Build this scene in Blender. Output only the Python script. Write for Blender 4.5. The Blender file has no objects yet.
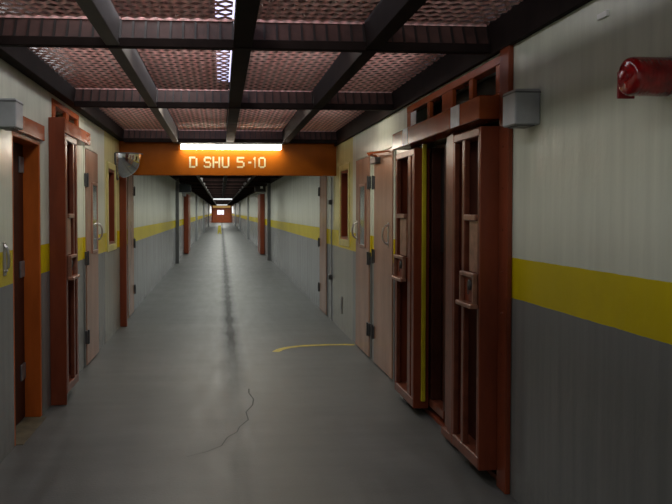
import bpy, bmesh, math, random
from mathutils import Vector, Matrix
random.seed(4)
S = bpy.context.scene
C = S.collection
PI = math.pi
XL, XR = -1.36, 1.58          # corridor wall faces
END = 112.5                   # far end of the corridor

# ------------------------------------------------------------ materials
def new_mat(name):
    m = bpy.data.materials.new(name); m.use_nodes = True
    nt = m.node_tree
    return m, nt, nt.nodes['Principled BSDF']

def N(nt, t, **kw):
    n = nt.nodes.new(t)
    for k, v in kw.items(): setattr(n, k, v)
    return n

def mixcol(nt, fac, a, b, mode='MIX'):
    n = N(nt, 'ShaderNodeMix', data_type='RGBA', blend_type=mode)
    for sock, v in ((n.inputs[0], fac), (n.inputs[6], a), (n.inputs[7], b)):
        if hasattr(v, 'is_linked') or hasattr(v, 'links'): nt.links.new(v, sock)
        elif isinstance(v, (int, float)): sock.default_value = v
        else: sock.default_value = (*v, 1)
    return n.outputs[2]

def noise(nt, scale, detail=4, rough=.55, vec=None):
    n = N(nt, 'ShaderNodeTexNoise'); n.inputs['Scale'].default_value = scale
    n.inputs['Detail'].default_value = detail; n.inputs['Roughness'].default_value = rough
    if vec is not None: nt.links.new(vec, n.inputs['Vector'])
    return n.outputs['Fac']

def ramp(nt, fac, lo, hi):
    n = N(nt, 'ShaderNodeMapRange'); n.inputs[1].default_value = lo; n.inputs[2].default_value = hi
    nt.links.new(fac, n.inputs[0]); return n.outputs[0]

def cmpn(nt, op, a, b):
    n = N(nt, 'ShaderNodeMath', operation=op)
    for i, v in enumerate((a, b)):
        if isinstance(v, (int, float)): n.inputs[i].default_value = v
        else: nt.links.new(v, n.inputs[i])
    return n.outputs[0]

def coords(nt, scale=(1, 1, 1)):
    tc = N(nt, 'ShaderNodeTexCoord'); mp = N(nt, 'ShaderNodeMapping')
    mp.inputs['Scale'].default_value = scale
    nt.links.new(tc.outputs['Object'], mp.inputs['Vector'])
    return mp.outputs['Vector']

def paint(name, col, rough=.4, var=.25, scale=6, metal=0, bump=0.0, stretch=(1, 1, 1), spec=.5):
    m, nt, b = new_mat(name)
    v = coords(nt, stretch)
    f = ramp(nt, noise(nt, scale, 5, .6, v), .3, .7)
    c = mixcol(nt, f, tuple(x*(1-var) for x in col), tuple(min(1, x*(1+var)) for x in col))
    nt.links.new(c, b.inputs['Base Color'])
    b.inputs['Roughness'].default_value = rough; b.inputs['Metallic'].default_value = metal
    b.inputs['Specular IOR Level'].default_value = spec
    if bump:
        bp = N(nt, 'ShaderNodeBump'); bp.inputs['Strength'].default_value = bump; bp.inputs['Distance'].default_value = .01
        nt.links.new(noise(nt, scale*8, 3, .6, v), bp.inputs['Height']); nt.links.new(bp.outputs[0], b.inputs['Normal'])
    return m

def glow(name, col, strength, base=(.8, .8, .8)):
    m, nt, b = new_mat(name)
    b.inputs['Base Color'].default_value = (*base, 1)
    b.inputs['Emission Color'].default_value = (*col, 1); b.inputs['Emission Strength'].default_value = strength
    return m

def wall_mat():
    m, nt, b = new_mat('wall_paint')
    tc = N(nt, 'ShaderNodeTexCoord'); sp = N(nt, 'ShaderNodeSeparateXYZ')
    nt.links.new(tc.outputs['Object'], sp.inputs[0])
    z, y = sp.outputs[2], sp.outputs[1]
    v1 = coords(nt, (1, 2.2, .12)); v2 = coords(nt, (1, 1, 1))
    streak = ramp(nt, noise(nt, 5, 5, .6, v1), .3, .72)
    mott = ramp(nt, noise(nt, 1.3, 4, .6, v2), .3, .7)
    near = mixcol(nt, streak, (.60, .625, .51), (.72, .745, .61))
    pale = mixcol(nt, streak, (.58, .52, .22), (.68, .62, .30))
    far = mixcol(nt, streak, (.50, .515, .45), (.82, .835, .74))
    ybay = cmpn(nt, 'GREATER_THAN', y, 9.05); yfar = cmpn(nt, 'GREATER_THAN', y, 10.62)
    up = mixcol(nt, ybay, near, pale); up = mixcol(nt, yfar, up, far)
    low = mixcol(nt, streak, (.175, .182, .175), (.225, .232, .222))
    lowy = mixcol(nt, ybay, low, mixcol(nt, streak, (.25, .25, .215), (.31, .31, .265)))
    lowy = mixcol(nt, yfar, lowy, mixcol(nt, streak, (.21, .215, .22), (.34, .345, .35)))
    yel = mixcol(nt, mott, (.56, .44, .001), (.70, .55, .002))
    wob = cmpn(nt, 'MULTIPLY', cmpn(nt, 'SUBTRACT', noise(nt, 9, 2, .5, v2), .5), .006)
    zz = cmpn(nt, 'ADD', z, wob)
    c = mixcol(nt, cmpn(nt, 'GREATER_THAN', zz, 1.083), lowy, yel)
    c = mixcol(nt, cmpn(nt, 'GREATER_THAN', zz, 1.302), c, up)
    c = mixcol(nt, cmpn(nt, 'GREATER_THAN', z, 2.655), c, (.07, .028, .022))
    # scuffs near the floor
    dirt = cmpn(nt, 'MULTIPLY', ramp(nt, z, .35, 0.0), ramp(nt, noise(nt, 7, 6, .7, v2), .35, .75))
    c = mixcol(nt, cmpn(nt, 'MULTIPLY', dirt, .6), c, (.10, .095, .085))
    nt.links.new(c, b.inputs['Base Color'])
    b.inputs['Roughness'].default_value = .25
    b.inputs['Specular IOR Level'].default_value = .42
    wv = N(nt, 'ShaderNodeTexWave', bands_direction='Y'); wv.inputs['Scale'].default_value = 1.6
    nt.links.new(tc.outputs['Object'], wv.inputs['Vector'])
    bp = N(nt, 'ShaderNodeBump'); bp.inputs['Strength'].default_value = .22; bp.inputs['Distance'].default_value = .012
    h = cmpn(nt, 'ADD', cmpn(nt, 'MULTIPLY', wv.outputs['Fac'], .35), noise(nt, 14, 4, .6, coords(nt, (1, 1, .35))))
    nt.links.new(h, bp.inputs['Height']); nt.links.new(bp.outputs[0], b.inputs['Normal'])
    return m

def floor_mat():
    m, nt, b = new_mat('floor_concrete')
    v = coords(nt); vl = coords(nt, (2.2, .35, 1)); vt = coords(nt, (.5, 2.0, 1))
    big = ramp(nt, noise(nt, .9, 6, .62, v), .3, .7)
    mid = ramp(nt, noise(nt, 3.5, 6, .65, vl), .3, .72)
    cross = ramp(nt, noise(nt, 2.2, 5, .6, vt), .35, .75)
    fine = noise(nt, 60, 3, .6, v)
    c = mixcol(nt, big, (.048, .051, .043), (.100, .103, .093))
    c = mixcol(nt, cmpn(nt, 'MULTIPLY', mid, .55), c, (.195, .197, .188))
    c = mixcol(nt, cmpn(nt, 'MULTIPLY', cross, .5), c, (.05, .05, .048))
    c = mixcol(nt, cmpn(nt, 'MULTIPLY', fine, .3), c, (.085, .085, .082))
    # reflection of the dark centre beam painted in, with a faintly yellow margin
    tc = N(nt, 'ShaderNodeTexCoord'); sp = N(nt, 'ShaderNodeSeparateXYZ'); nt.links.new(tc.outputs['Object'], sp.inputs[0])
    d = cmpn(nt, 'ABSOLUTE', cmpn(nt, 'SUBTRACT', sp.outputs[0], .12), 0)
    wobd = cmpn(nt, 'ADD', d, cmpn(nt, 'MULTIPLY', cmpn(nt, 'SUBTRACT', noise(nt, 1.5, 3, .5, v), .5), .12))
    beam_reflection = cmpn(nt, 'MULTIPLY', ramp(nt, wobd, .15, .03), cmpn(nt, 'ADD', .2, cmpn(nt, 'MULTIPLY', ramp(nt, sp.outputs[1], 5.0, 9), .72)))
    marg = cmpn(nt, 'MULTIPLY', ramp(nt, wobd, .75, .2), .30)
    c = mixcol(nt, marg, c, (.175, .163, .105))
    c = mixcol(nt, beam_reflection, c, (.05, .05, .045))
    nt.links.new(c, b.inputs['Base Color'])
    r = N(nt, 'ShaderNodeMapRange'); r.inputs[3].default_value = .44; r.inputs[4].default_value = .58
    nt.links.new(mid, r.inputs[0]); nt.links.new(r.outputs[0], b.inputs['Roughness'])
    nt.links.new(cmpn(nt, 'MULTIPLY', cmpn(nt, 'SUBTRACT', 1.0, beam_reflection), .40), b.inputs['Specular IOR Level'])
    bp = N(nt, 'ShaderNodeBump'); bp.inputs['Strength'].default_value = .25; bp.inputs['Distance'].default_value = .006
    nt.links.new(cmpn(nt, 'ADD', fine, cmpn(nt, 'MULTIPLY', big, .8)), bp.inputs['Height']); nt.links.new(bp.outputs[0], b.inputs['Normal'])
    return m

def mesh_mat():
    m, nt, b = new_mat('mesh_oxide')
    v = coords(nt); vl = coords(nt, (14, .6, 1))
    f = ramp(nt, noise(nt, 2.0, 4, .6, vl), .35, .65)
    g = ramp(nt, noise(nt, 1.1, 3, .6, v), .3, .7)
    c = mixcol(nt, f, (.50, .23, .20), (.92, .76, .73))
    c = mixcol(nt, cmpn(nt, 'MULTIPLY', g, .35), c, (.62, .34, .30))
    tc = N(nt, 'ShaderNodeTexCoord')
    wv = N(nt, 'ShaderNodeTexWave', bands_direction='X'); wv.inputs['Scale'].default_value = 6.0
    wv.inputs['Distortion'].default_value = .6; wv.inputs['Detail'].default_value = 1
    nt.links.new(tc.outputs['Object'], wv.inputs['Vector'])
    st = mixcol(nt, wv.outputs['Fac'], (.34, .22, .19), (.95, .46, .43))
    c = mixcol(nt, .62, c, st)
    nt.links.new(c, b.inputs['Base Color'])
    b.inputs['Roughness'].default_value = .5; b.inputs['Specular IOR Level'].default_value = .25
    return m

M = dict(
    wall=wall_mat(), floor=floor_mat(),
    red=paint('oxide_red_paint', (.20, .045, .019), .30, .28, 5, stretch=(1, 1, .3), bump=.05, spec=.22),
    inner=paint('shadowed_red', (.050, .014, .008), .5, .3, 5, spec=.15),  # darker red, with the shade of recessed parts put into the colour
    redlit=paint('lit_red_edge', (.165, .050, .027), .30, .3, 9, spec=.28),  # red with the light on stiles and rails put into the colour
    orange=paint('orange_brown_paint', (.34, .076, .020), .22, .2, 4, bump=.02, spec=.2),
    sign=paint('sign_orange_paint', (.32, .082, .004), .45, .15, 3, spec=.08),
    tan=paint('bare_metal_red', (.34, .17, .11), .32, .35, 14, metal=.3),
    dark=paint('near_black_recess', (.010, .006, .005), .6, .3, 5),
    beam=paint('dark_beam_paint', (.013, .008, .007), .75, .35, 6, spec=.08),
    beamlit=paint('lit_beam_paint', (.10, .09, .082), .7, .3, 6, stretch=(1, .2, 1)),  # lighter beam colour, the light on its visible side painted in
    rib=paint('beam_web_red', (.048, .020, .016), .7, .4, 9),
    mesh=mesh_mat(),
    roof=paint('roof_red_metal', (.10, .036, .030), .5, .35, 3, stretch=(1, .2, 1)),
    panel=paint('ceiling_brown', (.10, .05, .04), .55, .3, 2),
    door=paint('pink_brown_door', (.32, .18, .12), .25, .2, 4, stretch=(1, 1, .3), spec=.32),
    doortop=paint('doortop', (.30, .15, .10), .33, .2, 4),
    grey=paint('grey_enamel', (.34, .35, .36), .38, .15, 6),
    greydk=paint('dark_grey_metal', (.10, .10, .10), .45, .25, 6),
    hinge=paint('hinge_steel', (.075, .075, .078), .4, .3, 20, metal=.5),
    hingelt=paint('hinge_grey_steel', (.22, .23, .24), .4, .3, 20, metal=.4),
    steel=paint('brushed_steel', (.55, .53, .50), .28, .15, 15, metal=.9),
    mirror=paint('mirror_silver', (.75, .76, .78), .10, .12, 5, metal=1),
    yellow=paint('yellow_paint', (.50, .41, .012), .4, .15, 6),
    yframe=paint('pale_yellow_frame', (.52, .46, .16), .4, .15, 6),
    white=paint('white_enamel', (.88, .88, .85), .45, .08, 8),
    tape=paint('silver_tape', (.60, .62, .64), .35, .15, 18),
    letter=paint('letter_paint', (.52, .45, .25), .5, .15, 30),
    tube=glow('tube_light', (1, .94, .78), 19.0),
    tubefar=glow('tube_light_far', (.95, .97, 1), .9),
    pane=glow('daylit_pane', (.93, .86, 1), 1.3),
    side=glow('daylit_side_pane', (.95, .97, 1), 1.0),
    trans=glow('transom_glow', (1, .58, .18), .28, (.5, .3, .12)),
    sky=glow('skylight_sheet', (.66, .66, 1), 1.5),
    ydust=paint('floor_line_paint', (.52, .40, .02), .5, .3, 12),
    crack=paint('crack_line', (.055, .053, .048), .8, .3, 12),
    wood=paint('weathered_jamb', (.46, .105, .015), .42, .25, 5, stretch=(1, 1, .25), spec=.2),
)
# red lens
m, nt, b = new_mat('red_lens'); M['lens'] = m
b.inputs['Base Color'].default_value = (.42, .006, .008, 1); b.inputs['Roughness'].default_value = .12
b.inputs['Transmission Weight'].default_value = .35; b.inputs['Coat Weight'].default_value = .2
fz = noise(nt, 30, 2, .5, coords(nt)); cc = mixcol(nt, ramp(nt, fz, .3, .7), (.20, .003, .005), (.44, .006, .008)); nt.links.new(cc, b.inputs['Base Color'])
# vision glass (reflective grey)
m, nt, b = new_mat('vision_glass'); M['glass'] = m
b.inputs['Roughness'].default_value = .12
b.inputs['Coat Weight'].default_value = .4
cc = mixcol(nt, ramp(nt, noise(nt, 3, 3, .5, coords(nt)), .3, .7), (.16, .18, .17), (.26, .29, .27)); nt.links.new(cc, b.inputs['Base Color'])
m, nt, b = new_mat('dark_window_glass'); M['dglass'] = m
b.inputs['Roughness'].default_value = .16
cc = mixcol(nt, ramp(nt, noise(nt, 3, 3, .5, coords(nt)), .3, .7), (.030, .010, .007), (.055, .016, .010)); nt.links.new(cc, b.inputs['Base Color'])

# ------------------------------------------------------------ geometry helpers
class MB:
    def __init__(s): s.bm = bmesh.new()
    def box(s, x0, x1, y0, y1, z0, z1, bev=.004):
        x0, x1 = sorted((x0, x1)); y0, y1 = sorted((y0, y1)); z0, z1 = sorted((z0, z1))
        t = bmesh.new()
        bmesh.ops.create_cube(t, size=1)
        for v in t.verts:
            v.co = Vector(((x0+x1)/2+v.co.x*(x1-x0), (y0+y1)/2+v.co.y*(y1-y0), (z0+z1)/2+v.co.z*(z1-z0)))
        bv = min(bev, .3*min(x1-x0, y1-y0, z1-z0))
        if bv > 1e-5: bmesh.ops.bevel(t, geom=list(t.edges), offset=bv, segments=1, affect='EDGES')
        s.merge(t); return s
    def merge(s, t):
        me = bpy.data.meshes.new('t'); t.to_mesh(me); t.free(); s.bm.from_mesh(me); bpy.data.meshes.remove(me)
    def poly(s, pts):
        s.bm.faces.new([s.bm.verts.new(p) for p in pts]); return s
    def prism(s, pts2, axis, a0, a1):
        def P(p, a):
            return {'x': (a, p[0], p[1]), 'y': (p[0], a, p[1]), 'z': (p[0], p[1], a)}[axis]
        A = [s.bm.verts.new(P(p, a0)) for p in pts2]; B = [s.bm.verts.new(P(p, a1)) for p in pts2]
        n = len(A); s.bm.faces.new(A[::-1]); s.bm.faces.new(B)
        for i in range(n): s.bm.faces.new([A[i], A[(i+1) % n], B[(i+1) % n], B[i]])
        return s
    def tube(s, pts, r, n=10, cap=True):
        pts = [Vector(p) for p in pts]; rings = []
        for i, p in enumerate(pts):
            d = (pts[min(i+1, len(pts)-1)]-pts[max(i-1, 0)]).normalized()
            a = d.cross(Vector((0, 0, 1)) if abs(d.z) < .9 else Vector((1, 0, 0))).normalized(); bb = d.cross(a)
            rings.append([s.bm.verts.new(p+a*math.cos(2*PI*k/n)*r+bb*math.sin(2*PI*k/n)*r) for k in range(n)])
        for A, B in zip(rings, rings[1:]):
            for k in range(n): s.bm.faces.new([A[k], A[(k+1) % n], B[(k+1) % n], B[k]])
        if cap: s.bm.faces.new(rings[0][::-1]); s.bm.faces.new(rings[-1])
        return s
    def lathe(s, prof, origin, axis='x', n=40):
        o = Vector(origin); rings = []
        for a, r in prof:
            ring = []
            for k in range(n):
                c, q = math.cos(2*PI*k/n)*r, math.sin(2*PI*k/n)*r
                ring.append(s.bm.verts.new(o+(Vector((a, c, q)) if axis == 'x' else Vector((c, q, a)) if axis == 'z' else Vector((c, a, q)))))
            rings.append(ring)
        for A, B in zip(rings, rings[1:]):
            for k in range(n): s.bm.faces.new([A[k], A[(k+1) % n], B[(k+1) % n], B[k]])
        s.bm.faces.new(rings[0][::-1]); s.bm.faces.new(rings[-1])
        return s
    def build(s, name, mat, parent=None, smooth=False, label=None):
        bmesh.ops.recalc_face_normals(s.bm, faces=list(s.bm.faces))
        me = bpy.data.meshes.new(name); s.bm.to_mesh(me); s.bm.free()
        me.materials.append(mat)
        if smooth:
            for p in me.polygons: p.use_smooth = True
        o = bpy.data.objects.new(name, me); C.objects.link(o)
        if parent is not None:
            o.parent = parent
            l = parent
            off = Vector((0, 0, 0))
            while l is not None: off += Vector(l.location); l = l.parent
            me.transform(Matrix.Translation(-off))
        if label: o['label'] = label
        return o

def tag(o, label=None, cat=None, group=None, kind=None):
    for k, v in (('label', label), ('category', cat), ('group', group), ('kind', kind)):
        if v: o[k] = v
    return o

def thing(name, loc, label, cat, group=None, kind=None):
    o = bpy.data.objects.new(name, None); C.objects.link(o); o.location = loc
    o.empty_display_size = .1
    return tag(o, label, cat, group, kind)

def copy_tree(o, offset=(0, 0, 0), parent=None):
    c = o.copy(); C.objects.link(c); c.parent = parent
    if parent is None: c.location = Vector(o.location)+Vector(offset)
    for ch in list(o.children): copy_tree(ch, parent=c)
    return c

# ------------------------------------------------------------ room shell
def wall(name, xf, sgn, holes, label):
    ys = sorted({-2.2, END+.3, *[h[0] for h in holes], *[h[1] for h in holes]})
    zs = sorted({0, 3.42, *[h[2] for h in holes], *[h[3] for h in holes]})
    mb = MB()
    for a, b_ in zip(ys, ys[1:]):
        run = None
        for c, d in zip(zs, zs[1:]):
            cy, cz = (a+b_)/2, (c+d)/2
            solid = not any(h[0] < cy < h[1] and h[2] < cz < h[3] for h in holes)
            if solid: run = [run[0], d] if run else [c, d]
            if (not solid or d == zs[-1]) and run:
                mb.box(xf, xf+sgn*.28, a, b_, run[0], run[1], 0); run = None
    mb.box(xf+sgn*.28, xf+sgn*.4, -2.2, END+.3, 0, 3.42, 0)
    return tag(mb.build(name, M['wall']), label, 'wall', kind='structure')

wall('wall_left', XL, -1, [(5.09, 5.87, 0, 2.085), (6.27, 7.42, 2.30, 2.475), (9.26, 9.90, 1.12, 2.105)],
     'left corridor wall painted white above a yellow stripe and grey below')
wall('wall_right', XR, 1, [(4.17, 6.26, 0, 2.08), (4.06, 6.36, 2.20, 2.44), (9.31, 9.97, 1.17, 2.11)],
     'right corridor wall painted white above a yellow stripe and grey below')
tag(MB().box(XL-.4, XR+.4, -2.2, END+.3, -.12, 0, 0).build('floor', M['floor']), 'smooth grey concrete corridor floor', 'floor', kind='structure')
floor_o = bpy.data.objects['floor']
tag(MB().box(XL, XR, END, END+.25, 0, 3.42, 0).build('wall_end', M['orange']), 'orange brown wall closing the far end of the corridor', 'wall', kind='structure')
# crack in the floor
ck = [(.24, 6.62), (.235, 6.47), (.265, 6.25), (.25, 6.06), (.19, 5.85), (.20, 5.63), (.13, 5.45), (.11, 5.32), (.04, 5.2), (.0, 5.01), (-.09, 4.9), (-.22, 4.8)]
mb = MB()
for k, ((xa, ya), (xb, yb)) in enumerate(zip(ck, ck[1:])):
    w0, w1 = .006*(1-.06*k), .006*(1-.06*(k+1))
    d = Vector((xb-xa, yb-ya)).normalized(); nx, ny = -d.y, d.x
    mb.poly([(xa-nx*w0, ya-ny*w0, .0015), (xb-nx*w1, yb-ny*w1, .0015), (xb+nx*w1, yb+ny*w1, .0015), (xa+nx*w0, ya+ny*w0, .0015)])
mb.build('crack', M['crack'], floor_o, label='thin dark wandering crack in the concrete')

# roof: corrugated sheet with a skylight strip, and the solid soffit past the sign
mb = MB(); nn = 8; per = .076
xs = [XL+.002+i*per/nn for i in range(int((XR-XL-.004)/per*nn)+1)]
prev = None
for x in xs:
    z = 3.30+.012*math.sin(2*PI*x/per)
    cur = (x, z)
    if prev and not (x > -.045 and prev[0] < .20):
        mb.poly([(prev[0], -2.2, prev[1]), (cur[0], -2.2, cur[1]), (cur[0], 10.45, cur[1]), (prev[0], 10.45, prev[1])])
    prev = cur
tag(mb.build('ceiling', M['roof']), 'red corrugated metal roof seen dimly through the ceiling mesh', 'ceiling', kind='structure')
tag(MB().box(-.05, .21, -2.2, 10.45, 3.325, 3.33, 0).build('window_1', M['sky']), 'bluish white skylight strip in the roof above the mesh', 'skylight', kind='structure')
tag(MB().box(XL, XR, 10.46, END, 2.66, 2.72, 0).build('ceiling', M['panel']), 'dark brown solid ceiling running on beyond the orange sign beam', 'ceiling', kind='structure')
tag(MB().box(XL, XR, 10.45, 10.5, 2.72, 3.42, 0).build('wall_bulkhead', M['beam']), 'dark bulkhead above the sign beam', 'wall', kind='structure')

# ------------------------------------------------------------ ceiling steel
Z0, Z1 = 2.47, 2.63
xin0, xin1 = XL+.085, XR-.03
for nm, xa, xb, mat, lab in (
        ('trim_1', XL, xin0, M['beam'], 'black steel ledge along the top of the left wall'),
        ('trim_2', xin1, XR, M['beam'], 'black steel ledge along the top of the right wall')):
    tag(MB().box(xa, xb, -2.2, END, Z0-(.02 if xa > 0 else -.03), Z1+.02, .003).build(nm, mat), lab, 'ledge', kind='structure')
LB = [(-.635, -.56, M['beamlit'], 'lit grey lengthwise ceiling beam on the left side of the mesh'),
      (.07, .175, M['beam'], 'dark lengthwise ceiling beam down the middle of the mesh'),
      (.82, .905, M['beam'], 'dark lengthwise ceiling beam on the right side of the mesh')]
for xa, xb, mat, lab in LB:
    mb = MB()
    mb.box(xa, xb, -2.2, END, Z0+.004, Z0+.022, .003)            # bottom flange
    cx = (xa+xb)/2
    mb.box(xa+.006, xb-.006, -2.2, END, Z0+.02, Z1+.016, .003)    # web
    tag(mb.build('lengthwise_beam', mat), lab, 'beam')

BAYS = [(xin0, -.637), (-.558, .068), (.177, .818), (.907, xin1)]
def cross_beam(y, label, group=None, ribs=True):
    t = thing('cross_beam', (.11, y, Z0), label, 'beam', group)
    MB().box(xin0, xin1, y, y+.06, Z0-.002, Z0+.05, .004).build('bottom_flange', M['beam'], t)
    mb = MB()
    for xa, xb in BAYS:
        mb.prism([(y+.010, Z0+.045), (y+.022, Z0+.045), (y+.085, Z1+.012), (y+.073, Z1+.012)], 'x', xa, xb)
    mb.build('web', M['rib'], t)
    if ribs:
        mb = MB()
        for xa, xb in BAYS:
            n = max(3, int((xb-xa)/.068))
            for k in range(n+1):
                x = xa+(xb-xa)*k/n
                mb.prism([(y+.001, Z0+.047), (y+.011, Z0+.047), (y+.074, Z1+.010), (y+.064, Z1+.010)], 'x', x-.006, x+.006)
        mb.build('web_rib', M['dark'], t)
        MB().box(xin0, xin1, y+.062, y+.082, Z1+.006, Z1+.018, .002).build('top_edge', M['mesh'], t)
    return t
BY = [1.86, 4.30, 6.77, 10.12]
ords = ['nearest cross beam almost overhead, above the picture edge', 'dark cross beam of the ceiling nearest in view, spanning the corridor',
        'second dark ceiling cross beam from the viewer, mid way to the sign', 'dark ceiling cross beam directly above and before the orange sign']
for y, l in zip(BY[1:], ords[1:]): cross_beam(y, l)
fb = None
yy = 13.6
while yy < 111:
    lab = 'dark cross beam under the solid ceiling beyond the orange sign'
    if fb is None: fb = cross_beam(yy, lab, 'cross beams beyond the sign', ribs=False); y_fb = yy
    else: copy_tree(fb, (0, yy-y_fb, 0))
    yy += 3.45 if yy < 60 else 6.9

# expanded metal panels
def mesh_panel(xa, xb, ya, yb, label):
    pitch, amp, wid, lw = .082, .018, .031, .078
    mb = MB(); bm = mb.bm
    ncol = max(2, round((xb-xa)/(lw/2))); sx = (xb-xa)/ncol
    rows = round((yb-ya)/pitch); dy = (yb-ya)/rows
    for j in range(rows):
        yc = ya+j*dy+.003
        prev = None
        for i in range(ncol+1):
            sg = 1 if (i+j) % 2 else -1
            x, y = xa+i*sx, yc+sg*amp
            y = min(max(y, ya+.002), yb-wid-.002)
            cur = (bm.verts.new((x, y, Z1+.0085)), bm.verts.new((x, y+wid, Z1+.002)))
            if prev: bm.faces.new([prev[0], cur[0], cur[1], prev[1]])
            prev = cur
    # edge bars of the panel
    mb.box(xa, xb, ya, ya+.006, Z1, Z1+.012, .001); mb.box(xa, xb, yb-.006, yb, Z1, Z1+.012, .001)
    o = mb.build('mesh_panel', M['mesh'])
    return tag(o, label, 'mesh panel', 'expanded metal ceiling panels')
cn = ['beside the left wall', 'just left of centre', 'just right of centre', 'beside the right wall']
rn = ['in the nearest row', 'in the middle row', 'in the row before the sign']
for r, (ya, yb) in enumerate([(1.9, 4.36), (4.385, 6.835), (6.86, 10.18)]):
    for c, (xa, xb) in enumerate(BAYS):
        mesh_panel(xa+.003, xb-.003, ya, yb, f'rusty expanded mesh ceiling panel {rn[r]}, {cn[c]}')

# ------------------------------------------------------------ sign beam, its lamp, post, mirror
SY = 10.36
t = thing('sign_beam', (.11, SY, 2.045), 'orange brown beam across the corridor lettered D SHU 5-10', 'sign')
MB().box(XL+.001, XR-.001, SY, SY+.07, 2.045, 2.66, .006).build('board', M['sign'], t)
# stencil letters from strokes: unit cell 0..1 x 0..1
def strokes(ch):
    w = .22; g = .07
    H, V = lambda x0, x1, y: (x0, x1, y-w*.36, y+w*.36), lambda x, y0, y1: (x-w/2, x+w/2, y0, y1)
    return {
        'D': [V(.11, 0, 1), H(.26, .74, .92), H(.26, .74, .08), V(.89, .14, .86)],
        'S': [H(.14, .86, .92), V(.11, .56, .86), H(.18, .82, .5), V(.89, .14, .46), H(.14, .86, .08), H(0, .14, .16), H(.86, 1, .84)],
        'H': [V(.11, 0, 1), V(.89, 0, 1), H(.27, .73, .5)],
        'U': [V(.11, .14, 1), V(.89, .14, 1), H(.16, .84, .08)],
        '5': [H(.04, .96, .92), V(.11, .5, .88), H(.2, .80, .56), V(.89, .14, .5), H(.04, .80, .08)],
        '-': [H(.1, .9, .5)],
        '1': [V(.55, 0, 1), H(.2, .44, .84)],
        '0': [V(.11, .12, .88), V(.89, .12, .88), H(.2, .80, .92), H(.2, .80, .08)]}[ch]
def px2x(p): return -.427+(p-189)*(1.036/77)
mb = MB()
for ch, pa, pb in (('D', 189, 197.2), ('S', 203.6, 211), ('H', 212.4, 220), ('U', 221.6, 229.2), ('5', 236.6, 244.6), ('-', 247.8, 251.8), ('1', 252.6, 257.2), ('0', 258.6, 266)):
    xa, xb = px2x(pa), px2x(pb)
    for (a, b_, c, d) in strokes(ch):
        mb.box(xa+(xb-xa)*a, xa+(xb-xa)*b_, SY-.003, SY+.004, 2.148+.150*c, 2.148+.150*d, 0)
mb.build('lettering', M['letter'], t, label='cream stencilled lettering reading D SHU 5-10')
t = thing('fluorescent_light', (.14, 10.22, 2.40), 'glowing fluorescent strip light mounted along the top of the orange sign', 'light')
MB().box(-.545, .825, 10.20, 10.362, 2.452, 2.485, .004).build('housing', M['white'], t)
mb = MB(); mb.prism([(10.215, 2.452), (10.225, 2.405), (10.245, 2.392), (10.30, 2.392), (10.325, 2.405), (10.335, 2.452)], 'x', -.53, .81)
mb.build('diffuser', M['tube'], t)
for x in (-.54, .812): MB().box(x-.004, x+.012, 10.21, 10.34, 2.392, 2.455, .003).build('end_cap', M['white'], t)

tag(MB().box(XL+.001, XL+.088, SY-.01, SY+.07, 0, 2.044, .005).build('post', M['red']), 'dark red post standing under the left end of the sign beam', 'post')

# quarter dome convex mirror
t = thing('convex_mirror', (XL+.01, 10.06, 2.30), 'silver quarter dome safety mirror on the left wall by the sign', 'mirror')
mb = MB(); R_ = .32; n1, n2 = 16, 24; grid = []
for i in range(n1+1):
    th = PI/2*i/n1
    row = []
    for j in range(n2+1):
        ph = PI*j/n2-PI/2
        row.append(mb.bm.verts.new((XL+.016+R_*math.sin(th)*math.cos(ph), 10.10+.22*math.sin(th)*math.sin(ph), 2.305-R_*math.cos(th))))
    grid.append(row)
for i in range(n1):
    for j in range(n2):
        try: mb.bm.faces.new([grid[i][j], grid[i+1][j], grid[i+1][j+1], grid[i][j+1]])
        except ValueError: pass
bmesh.ops.remove_doubles(mb.bm, verts=list(mb.bm.verts), dist=1e-5)
mb.build('dome', M['mirror'], t, smooth=True)
rim = [(XL+.012, 10.10-.23*math.sin(PI*k/24-PI/2), 2.305-.33*math.cos(PI*k/24-PI/2)) for k in range(25)]
mb = MB(); mb.tube(rim, .012, 8)
rim2 = [(XL+.012+.325*math.cos(PI*k/24-PI/2), 10.10+.226*math.sin(PI*k/24-PI/2), 2.307) for k in range(25)]
mb.tube(rim2, .008, 8)
mb.build('rim', M['greydk'], t)
# ------------------------------------------------------------ plain doors
def pull(mb, x, y, z0, z1, out, rad=.010):
    pts = [(x, y, z0)]
    for k in range(9):
        a = PI*k/8
        pts.append((x+out*(.35+.65*math.sin(a)), y, z0+(z1-z0)*(.04+.92*(1-math.cos(a))/2)))
    pts.append((x, y, z1))
    mb.tube(pts, rad, 8)

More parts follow.
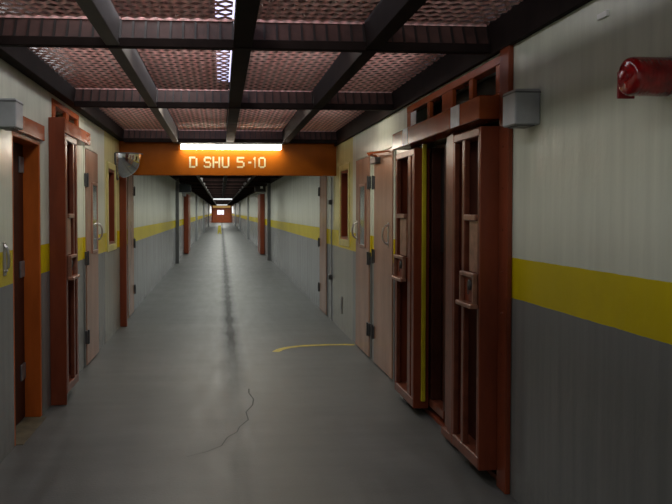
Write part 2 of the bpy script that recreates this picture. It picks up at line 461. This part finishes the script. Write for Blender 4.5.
def swing_door(n, side, y0, y1, top, hinge_far, hz, handle_y, vision=None, label=''):
    xf = XR if side > 0 else XL
    s = -side                                   # into the corridor
    d = MB().box(xf, xf+s*.022, y0, y1, .012, top, .004).build(f'door_{n}', M['door'])
    tag(d, label, 'door', kind='structure')
    fr = MB()
    fr.box(xf, xf+s*.012, y0-.045, y0-.006, 0, top+.045, .003); fr.box(xf, xf+s*.012, y1+.006, y1+.045, 0, top+.045, .003)
    fr.box(xf, xf+s*.012, y0-.045, y1+.045, top+.008, top+.045, .003)
    fr.build('door_frame', M['wall'], d)
    hy = y1 if hinge_far else y0
    for z in hz:
        hb = MB(); hb.box(xf+s*.004, xf+s*.032, hy-.045, hy+.035, z-.065, z+.065, .004)
        hb.tube([(xf+s*.036, hy, z-.07), (xf+s*.036, hy, z+.07)], .011, 8)
        hb.build('hinge', M['hinge'], d)
    if handle_y:
        hb = MB(); pull(hb, xf+s*.021, handle_y, 1.25, 1.43, s*.058)
        hb.box(xf+s*.02, xf+s*.028, handle_y-.025, handle_y+.025, 1.23, 1.45, .002)
        hb.build('pull_handle', M['steel'], d, smooth=False)
    if vision:
        ya, yb, za, zb = vision
        f = MB()
        f.box(xf+s*.02, xf+s*.034, ya-.03, ya, za-.03, zb+.03, .003); f.box(xf+s*.02, xf+s*.034, yb, yb+.03, za-.03, zb+.03, .003)
        f.box(xf+s*.02, xf+s*.034, ya, yb, za-.03, za, .003); f.box(xf+s*.02, xf+s*.034, ya, yb, zb, zb+.03, .003)
        f = f.build('vision_frame', M['doortop'], d)
        MB().box(xf+s*.021, xf+s*.027, ya, yb, za, zb, 0).build('pane', M['glass'], f)
    return d
swing_door(1, 1, 7.93, 8.72, 2.14, False, (.31, 1.06, 1.86), 8.63, (8.13, 8.44, 1.19, 1.83), 'pinkish brown door with narrow vision pane beside the right dark window')
dB = swing_door(2, 1, 6.84, 7.67, 2.14, True, (.32, 1.10, 1.85), 6.99, None, 'plain pinkish brown door with arm closer on the right')
swing_door(3, -1, 7.71, 8.43, 2.18, False, (.30, 1.09, 1.87), 8.34, (8.03, 8.33, 1.15, 1.83), 'pinkish brown door with narrow vision pane on the left wall')
swing_door(4, 1, 11.22, 11.96, 2.62-.16, True, (.36, 1.07, 1.87), None, None, 'tall pinkish brown door on the right just beyond the sign')
swing_door(5, -1, 11.10, 11.84, 2.62-.16, True, (.36, 1.07, 1.87), None, None, 'tall pinkish brown door on the left just beyond the sign')
# closer on door 2
cl = MB().box(XR-.022, XR-.075, 7.36, 7.62, 2.03, 2.09, .006).build('door_closer', M['greydk'], dB)
mb = MB()
mb.prism([(1.535, 7.50), (1.415, 7.27), (1.43, 7.23), (1.55, 7.47)], 'z', 2.093, 2.112)
mb.prism([(1.408, 7.28), (1.575, 6.90), (1.578, 6.98), (1.44, 7.30)], 'z', 2.108, 2.124)
mb.build('closer_arm', M['orange'], cl)

# ------------------------------------------------------------ recessed doorway on the left
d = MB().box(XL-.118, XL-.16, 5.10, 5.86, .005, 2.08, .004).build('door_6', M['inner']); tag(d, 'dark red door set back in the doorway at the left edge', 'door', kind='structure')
mb = MB(); mb.box(XL-.001, XL-.279, 5.83, 5.869, 0, 2.083, .004); mb.box(XL-.001, XL-.279, 5.091, 5.125, 0, 2.083, .004); mb.box(XL-.001, XL-.279, 5.12, 5.835, 2.05, 2.084, .004)
mb.build('door_frame', M['wood'], d)
for z in (.36, 1.125, 1.9):
    MB().box(XL-.118, XL-.108, 5.70, 5.825, z-.06, z+.06, .004).build('hinge', M['hingelt'], d)
tag(MB().box(XL, XL+.022, 5.05, 5.93, 2.088, 2.205, .004).build('lintel', M['orange']), 'brown lintel board above the doorway at the left edge', 'lintel')

tag(MB().box(XL-.115, XL+.045, 5.13, 5.82, 0, .004, .001).build('door_sill', paint('tan_grime', (.095, .078, .042), .6, .4, 9)), 'tan stained threshold of the doorway at the left edge', 'sill', kind='structure')

# ------------------------------------------------------------ narrow windows
def slit_window(n, side, ya, yb, za, zb, label):
    xf = XR if side > 0 else XL; s = -side
    f = MB()
    for a, b_, c, d_ in ((ya-.06, ya+.03, za-.05, zb+.05), (yb-.03, yb+.06, za-.05, zb+.05), (ya+.03, yb-.03, za-.05, za+.03), (ya+.03, yb-.03, zb-.03, zb+.05)):
        f.box(xf-s*.06, xf+s*.014, a, b_, c, d_, .003)
    w = f.build(f'window_{n}', M['yframe']); tag(w, label, 'window', kind='structure')
    i = MB()
    for a, b_, c, d_ in ((ya+.03, ya+.055, za+.03, zb-.03), (yb-.055, yb-.03, za+.03, zb-.03), (ya+.055, yb-.055, za+.03, za+.06), (ya+.055, yb-.055, zb-.06, zb-.03)):
        i.box(xf-s*.16, xf-s*.0, a, b_, c, d_, .002)
    i.build('inner_frame', M['red'], w)
    MB().box(xf-s*.10, xf-s*.09, ya+.05, yb-.05, za+.05, zb-.05, 0).build('pane', M['dglass'], w)
slit_window(2, 1, 9.31, 9.97, 1.17, 2.11, 'tall narrow dark window framed in pale yellow on the right')
slit_window(3, -1, 9.26, 9.90, 1.12, 2.105, 'tall narrow dark window framed in pale yellow on the left')

# ------------------------------------------------------------ sliding cell door gear
def transom(side, bars, z0, z1, label):
    xf = XR if side > 0 else XL; s = -side
    y0, y1 = bars[0][0], bars[-1][1]
    t = thing('transom_grille', (xf, (y0+y1)/2, z0), label, 'grille')
    MB().box(xf-s*.06, xf+s*.012, y0, y1, z1-.05, z1, .004).build('rail', M['orange'], t)
    MB().box(xf-s*.06, xf+s*.012, y0, y1, z0, z0+.02, .004).build('rail', M['orange'], t)
    for a, b_ in bars:
        MB().box(xf-s*.02, xf+s*.010, a, b_, z0+.02, z1-.05, .004).build('bar', M['orange'], t)
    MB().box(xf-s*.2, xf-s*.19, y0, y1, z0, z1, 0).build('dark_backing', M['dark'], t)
    return t
transom(1, [(4.165, 4.27), (4.67, 4.74), (5.09, 5.33), (5.65, 5.72), (6.16, 6.35)], 2.207, 2.435, 'red slotted grille above the big sliding door gear on the right')
transom(-1, [(6.285, 6.38), (6.80, 6.92), (7.31, 7.41)], 2.305, 2.47, 'red slotted grille above the sliding door gear on the left')

def housing(side, xfront, y0, y1, z0, z1, lockcol, divs, label, detail=True, group=None, name='barred_lock_housing'):
    """open-fronted steel box with a near end plate, stiles, bars and a lock, standing off the wall"""
    xw = XR if side > 0 else XL; s = -side
    xb = xw-s*(-.012)
    t = thing(name, (xw, (y0+y1)/2, 0), label, 'door gear', group)
    MB().box(xfront, xb, y0, y0+.018, z0, z1, .004).build('end_plate', M['red'], t)
    MB().box(xfront, xb, y1-.018, y1, z0, z1, .004).build('end_plate', M['red'], t)
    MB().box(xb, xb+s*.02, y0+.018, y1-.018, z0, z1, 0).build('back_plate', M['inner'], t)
    if not detail: 
        MB().box(xfront+s*0, xfront-s*.02, y0+.018, y1-.018, z0, z1, .004).build('front_plate', M['red'], t)
        return t
    MB().box(xfront, xb, y0+.018, y1-.018, z0, z0+.07, .006).build('bottom_rail', M['redlit'], t)
    MB().box(xfront, xb, y0+.018, y1-.018, z1-.05, z1, .006).build('top_rail', M['redlit'], t)
    for a, b_ in divs:
        MB().box(xfront, xfront-s*.035, a, b_, z0+.07, z1-.05, .005).build('stile', M['redlit'], t)
    la, lb = lockcol
    # bolt cover column with a cap ledge
    c = MB().box(xfront-s*.012, xfront-s*.05, la+.02, lb-.04, 1.20, 1.50, .004).build('bolt_cover', M['tan'], t)
    MB().box(xfront+s*.012, xfront-s*.05, la, lb, 1.50, 1.535, .005).build('cap_ledge', M['tan'], c)
    # lock box
    k = MB()
    k.box(xfront-s*.0, xfront-s*.06, la-.01, lb+.01, 1.02, 1.19, .006)
    k = k.build('lock_box', M['red'], t)
    f = MB(); X0, X1 = xfront+s*.028, xfront-s*.0
    f.box(X0, X1, la-.025, lb+.02, 1.175, 1.20, .004); f.box(X0+s*.02, X1, la-.04, lb+.03, 1.0, 1.025, .004)
    f.box(X0, X1, la-.025, la-.005, 1.02, 1.18, .004); f.box(X0, X1, lb, lb+.02, 1.02, 1.18, .004)
    f.build('lock_flange', M['tan'], k)
    ym = (la+lb)/2
    h = MB(); h.lathe([(0, .032), (s*.006, .032), (s*.012, .024)], (xfront+s*.001, ym, 1.125), 'x', 20)
    h.box(xfront+s*.012, xfront+s*.016, ym-.006, ym+.006, 1.07, 1.12, .001)
    h.build('keyway', M['hinge'], k)
    return t
XF = 1.45
housing(1, XF, 4.165, 4.68, .085, 2.03, (4.225, 4.43), [(4.183, 4.215), (4.445, 4.495), (4.635, 4.662)],
        'nearest tall red barred lock housing on the right, before the doorway')
housing(1, XF, 5.63, 6.25, .060, 2.03, (5.90, 6.17), [(5.648, 5.70), (5.74, 5.83), (6.19, 6.232)],
        'farther red barred lock housing on the right, beside the plain door')
XFL = -1.232
housing(-1, XFL, 6.165, 6.66, .085, 2.17, (6.25, 6.47), [(6.183, 6.235), (6.48, 6.53), (6.60, 6.642)],
        'tall red barred lock housing standing off the left wall')
# header boxes
t = thing('door_header', (XR, 5.25, 2.07), 'long red header box over the right sliding doorway, taped twice', 'door header')
mb = MB(); mb.box(1.44, XR-.001, 4.17, 6.33, 2.072, 2.203, .005); mb.build('casing', M['orange'], t)
MB().box(1.437, 1.44, 4.52, 4.69, 2.074, 2.202, 0).build('tape_patch', M['tape'], t)
MB().box(1.437, 1.44, 5.80, 5.95, 2.074, 2.202, 0).build('tape_patch', M['tape'], t)
MB().box(1.55, 1.556, 5.98, 6.14, 2.216, 2.36, .001).build('notice_plate', M['tape'], t)
t = thing('door_header', (XL, 6.8, 2.18), 'red header box over the left sliding doorway', 'door header')
mb = MB(); mb.box(-1.245, XL+.001, 6.20, 7.42, 2.185, 2.30, .005); mb.build('casing', M['orange'], t)
MB().box(XFL, XL+.001, 6.150, 6.164, .005, 2.30, .003).build('end_plate', M['red'], t)
# tall post at the near end of the right gear
t = thing('post', (XR, 4.09, 0), 'tall narrow red post at the near edge of the right door gear', 'post')
MB().box(XR-.03, XR-.001, 4.02, 4.155, 0, 2.45, .004).build('plate', M['red'], t)
for k in range(9):
    MB().lathe([(0, .007), (-.005, .005)], (XR-.03, 4.09, .3+k*.23), 'x', 8).build('rivet', M['redlit'], t)
# the sliding door set back in the doorway
d = thing('sliding_door', (XR+.05, 5.3, 0), 'red sliding cell door set back between the two right lock housings', 'door')
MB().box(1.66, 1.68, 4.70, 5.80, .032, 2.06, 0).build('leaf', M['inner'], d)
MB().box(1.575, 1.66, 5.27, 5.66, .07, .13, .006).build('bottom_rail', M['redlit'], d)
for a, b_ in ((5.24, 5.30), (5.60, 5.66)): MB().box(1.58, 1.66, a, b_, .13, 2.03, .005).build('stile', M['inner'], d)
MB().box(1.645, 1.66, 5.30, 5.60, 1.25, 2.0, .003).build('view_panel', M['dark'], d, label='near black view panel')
MB().box(1.505, 1.535, 5.595, 5.622, .12, 2.06, .004).build('edge_strip', M['yellow'], d, label='bright yellow edge strip')
t = thing('door_guide', (1.53, 4.98, 0), 'pair of worn red upright guides beside the near lock housing', 'door guide')
for a, b_, x0 in ((4.80, 4.87, 1.49), (4.92, 4.975, 1.51), (5.01, 5.07, 1.525)):
    MB().box(x0, 1.60, a, b_, .055, 2.06, .006).build('upright', M['redlit'], t)
MB().box(1.50, 1.60, 4.78, 5.07, .03, .085, .005).build('foot_rail', M['redlit'], t)
# dark doorway soffit/back
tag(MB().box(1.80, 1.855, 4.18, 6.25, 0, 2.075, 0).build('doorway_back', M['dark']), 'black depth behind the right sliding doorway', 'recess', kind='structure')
tag(MB().box(1.58, 1.86, 4.175, 6.255, .0, .03, .003).build('door_sill', M['red']), 'dark red sill under the right sliding doorway', 'sill', kind='structure')

# ------------------------------------------------------------ wall fittings
def lamp_box(x0, x1, y0, y1, z0, z1, label):
    t = thing('wall_lamp', (x1, (y0+y1)/2, z0), label, 'wall lamp', None)
    MB().box(x0, x1, y0, y1, z0, z1, .006).build('casing', M['grey'], t)
    MB().box(x0+(x1-x0)*.15, x1-(x1-x0)*.15, y0+.02, y1-.02, z0-.006, z0+.002, .001).build('lens', M['greydk'], t)
    mb = MB(); mb.box(x0-(x1-x0)*.02, x1, y0-.003, y1+.003, z1-.02, z1-.012, .001); mb.build('lid_seam', M['greydk'], t)
    return t
lamp_box(1.45, XR-.001, 3.67, 3.84, 1.985, 2.16, 'small grey square box lamp on the right wall by the tall post')
lamp_box(-1.24, XL+.001, 4.74, 4.91, 2.065, 2.24, 'small grey square box lamp on the left wall before the doorway')
h = MB(); pull(h, XL, 4.89, 1.17, 1.34, .028, .009); h.box(XL, XL+.006, 4.86, 4.92, 1.15, 1.36, .002)
tag(h.build('pull_handle', M['steel']), 'steel pull handle on the yellow stripe at the left edge', 'handle')

t = thing('warning_beacon', (XR, 2.56, 2.02), 'red cylindrical warning light jutting from the right wall', 'warning light')
BZ, BYc = 2.022, 2.56
prof = [(0, .050), (.003, .060), (.010, .065)]
for k in range(8):
    a = .018+k*.0155; prof += [(a, .0655), (a+.008, .0680), (a+.0150, .0655)]
prof += [(.150, .066)]
MB().lathe(prof, (1.405, BYc, BZ), 'x', 48).build('lens', M['lens'], t, smooth=True)
MB().lathe([(0, .070), (.010, .074), (.020, .074), (.0245, .070)], (1.555, BYc, BZ), 'x', 40).build('base_ring', M['steel'], t)
MB().lathe([(0, .012), (.12, .016)], (1.432, BYc, BZ), 'x', 16).build('bulb', M['greydk'], t)
MB().box(1.412, 1.475, 2.622, 2.632, 1.955, 2.05, .002).build('bracket', paint('bracket_red', (.20, .012, .012), .4), t)
tag(MB().box(XR-.012, XR+.0005, 3.01, 3.09, 2.35, 2.374, .001).build('light_spot', M['white']), 'small spot of light, made as a white plate high on the right wall', 'light spot')  # bit of light coming through, modelled as a white plate
# conduit seam beside the right window
t = thing('wall_conduit', (XR, 10.76, 0), 'thin grey upright conduit on the pale wall beneath the sign', 'conduit')
MB().box(XR-.014, XR, 10.755, 10.775, 0, 2.04, .003).build('pipe', M['grey'], t)
for z in (.62, 1.69): MB().box(XR-.05, XR, 10.72, 10.80, z-.035, z+.035, .008).build('clamp', M['hinge'], t)
tag(MB().box(XR-.008, XR, 9.80, 9.90, .22, .44, .003).build('outlet_plate', M['greydk']), 'small grey plate low on the wall under the right window', 'plate')

# yellow arc on the floor
mb = MB(); pts = []
for (xa, ya) in [(.60, 8.36), (.66, 8.50), (.76, 8.62), (.90, 8.70), (1.07, 8.74), (1.26, 8.76), (1.42, 8.755), (1.55, 8.74)]: pts.append((xa, ya))
for (a, b_) in zip(pts, pts[1:]):
    d = (Vector(b_)-Vector(a)).normalized(); n_ = Vector((-d.y, d.x))*.042
    mb.poly([(a[0]-n_.x, a[1]-n_.y, .002), (b_[0]-n_.x, b_[1]-n_.y, .002), (b_[0]+n_.x, b_[1]+n_.y, .002), (a[0]+n_.x, a[1]+n_.y, .002)])
tag(mb.build('floor_line', M['ydust']), 'curved yellow line painted on the floor by the right doors', 'floor line')

# ------------------------------------------------------------ the far corridor
for side, y, lab in ((-1, 23.0, 'nearest left'), (1, 24.2, 'nearest right'), (-1, 41, 'second left'), (1, 43, 'second right'), (-1, 58, 'third left'), (1, 62, 'third right'), (-1, 80, 'farthest left'), (1, 82, 'farthest right')):
    xw = XR if side > 0 else XL
    tag(MB().box(xw, xw-side*.10, y, y+.16, 0, 2.47, .005).build('pilaster', M['greydk'] if y < 30 else M['grey']), f'grey upright pilaster against the wall far down the corridor, {lab} one', 'pilaster', 'pilasters along the far corridor')
housing(1, XR-.17, 27.4, 29.2, .03, 2.2, None, None, 'far red door gear on the right wall deep in the corridor', detail=False)
housing(-1, XL+.17, 28.0, 29.8, .03, 2.2, None, None, 'far red door gear on the left wall deep in the corridor', detail=False)
for side, y in ((-1, 26.9), (1, 30.2)):
    xw = XR if side > 0 else XL
    lamp_box(xw-side*.13, xw-side*.001, y, y+.18, 2.1, 2.28, f'tiny grey box lamp on the {"right" if side > 0 else "left"} wall deep in the corridor')
t = thing('hanging_box', (-1.12, 24.0, 2.2), 'dark bluish box hanging under the ceiling, far left', 'box')
MB().box(-1.33, -.93, 24.0, 24.2, 2.17, 2.43, .01).build('casing', paint('blue_black', (.025, .032, .040), .4), t)
for x in (-1.25, -1.0): MB().box(x-.01, x+.01, 24.08, 24.1, 2.42, 2.66, .002).build('hanger', M['dark'], t)
t = thing('hanging_box', (1.3, 25.2, 2.2), 'small dark box hanging under the ceiling, far right', 'box')
MB().box(1.12, 1.48, 25.2, 25.4, 2.22, 2.43, .01).build('casing', M['dark'], t)
MB().box(1.30, 1.38, 25.19, 25.2, 2.33, 2.40, .002).build('badge', M['white'], t)
for x in (1.2, 1.42): MB().box(x-.01, x+.01, 25.28, 25.3, 2.42, 2.66, .002).build('hanger', M['dark'], t)

def strip(y, label, zb):
    t = thing('fluorescent_light', (.12, y, zb), label, 'light')
    MB().box(-.55, .80, y, y+.16, zb+.10, zb+.14, .004).build('housing', M['white'], t)
    mb = MB(); mb.prism([(y+.01, zb+.10), (y+.03, zb+.03), (y+.06, zb), (y+.10, zb), (y+.13, zb+.03), (y+.15, zb+.10)], 'x', -.52, .77)
    mb.build('diffuser', M['tubefar'], t)
    for x in (-.5, .73): MB().box(x-.01, x+.01, y+.07, y+.09, zb+.135, 2.66, .002).build('hanger', M['greydk'], t)
strip(52, 'pale strip light seen small below the ceiling down the corridor', 2.38)
strip(92, 'tiny strip light nearest the far end doors', 2.35)

# yellow floor sign
t = thing('floor_sign', (-.107, 53.7, 0), 'small yellow A frame caution board standing mid floor far away', 'floor sign')
for sg in (-1, 1):
    mb = MB(); y0, y1 = 53.7+sg*.13, 53.7+sg*.012
    P = [(-.14, 0), (-.06, 0), (-.055, .10), (.055, .10), (.06, 0), (.14, 0), (.095, .60), (-.095, .60)]
    A = [mb.bm.verts.new((-.107+x, y0+(y1-y0)*z/.6-.006, z)) for x, z in P]; B = [mb.bm.verts.new((-.107+x, y0+(y1-y0)*z/.6+.006, z)) for x, z in P]
    mb.bm.faces.new(A); mb.bm.faces.new(B[::-1])
    for k in range(len(P)): mb.bm.faces.new([A[k], A[(k+1) % 8], B[(k+1) % 8], B[k]])
    mb.build('panel', M['yellow'], t)

# end doors
d = MB().box(-1.22, 1.42, END-.05, END, 0, 2.12, .01).build('door_7', paint('end_door_red', (.50, .10, .022), .4)); tag(d, 'red double doors with bright panes at the far end', 'door', kind='structure')
for xa, xb in ((-.55, -.02), (.06, .42)):
    f = MB().box(xa-.05, xb+.05, END-.065, END-.05, 1.12, 1.88, .01).build('pane_frame', M['orange'], d)
    MB().box(xa, xb, END-.07, END-.064, 1.17, 1.83, 0).build('pane', M['pane'], f)
tag(MB().box(-1.2, 1.4, END-.02, END, 2.16, 2.62, .01).build('window_4', M['trans']), 'amber lit transom above the far end doors', 'window', kind='structure')
for n, side, y in ((5, -1, 96), (6, 1, 98)):
    xw = XR if side > 0 else XL
    w = MB().box(xw-side*.001, xw-side*.05, y, y+7, 1.42, 2.32, .01).build(f'window_{n}', M['white'])
    tag(w, f'daylit window on the {"right" if side > 0 else "left"} wall near the far end', 'window', kind='structure')
    MB().box(xw-side*.05, xw-side*.056, y+.1, y+6.9, 1.47, 2.27, 0).build('pane', M['side'], w)
    MB().box(xw-side*.01, xw-side*.052, y-.006, y, 1.47, 2.27, 0).build('end_pane', M['side'], w)

# ------------------------------------------------------------ light
def area(name, loc, sx, sy, power, col, rot=(0, 0, 0)):
    l = bpy.data.lights.new(name, 'AREA'); l.shape = 'RECTANGLE'; l.size = sx; l.size_y = sy; l.energy = power; l.color = col
    o = bpy.data.objects.new(name, l); C.objects.link(o); o.location = loc; o.rotation_euler = rot
    return o
# unseen fill lights added behind beams, above the mesh and under the far ceiling
area('near_fill_light', (.11, 4.70, 2.605), 2.0, .35, 4, (1, .95, .84))  # added fill for the near walls and floor
area('near_fill_light', (.11, 7.25, 2.605), 2.4, .5, 22, (1, .94, .80))
for y_ in (1.99, 4.43, 6.90):
    area('mesh_fill_light', (.11, y_, 2.50), 2.5, .03, 1.6, (1, .95, .92), (math.radians(97), 0, 0)).data.spread = math.radians(24)  # added light grazing the underside of the mesh
area('roof_fill_light', (-.45, 4.0, 3.27), .40, 11, 86, (.97, .97, 1))  # added light above the mesh, for shade bands on the wall tops
area('far_fill_light', (.11, 15.2, 2.64), 1.25, 8, 105, (.97, 1, .95))  # added fill for the corridor past the sign
y = 20.7
while y < 110:
    area('far_fill_light', (.11, y+1.7, 2.645), 1.25, 2.4, 46 if y < 80 else 105, (.97, 1, .95))
    y += 3.45 if y < 57 else 6.9
W = bpy.data.worlds.new('World'); S.world = W; W.use_nodes = True
bg = W.node_tree.nodes['Background']; bg.inputs[0].default_value = (.97, 1, .93, 1); bg.inputs[1].default_value = .34

# ------------------------------------------------------------ camera
cam = bpy.data.cameras.new('Camera'); co = bpy.data.objects.new('Camera', cam); C.objects.link(co)
F = 760
cam.sensor_fit = 'HORIZONTAL'; cam.sensor_width = 36; cam.lens = F/672*36
cam.shift_x = 57/672; cam.shift_y = -19/672
cam.clip_start = .05; cam.clip_end = 400
co.location = (0, 0, 1.55)
co.rotation_euler = (PI/2-math.atan(21/F), 0, -math.atan(58/F))
S.camera = co
S.view_settings.view_transform = 'Standard'; S.view_settings.look = 'None'; S.view_settings.exposure = 0
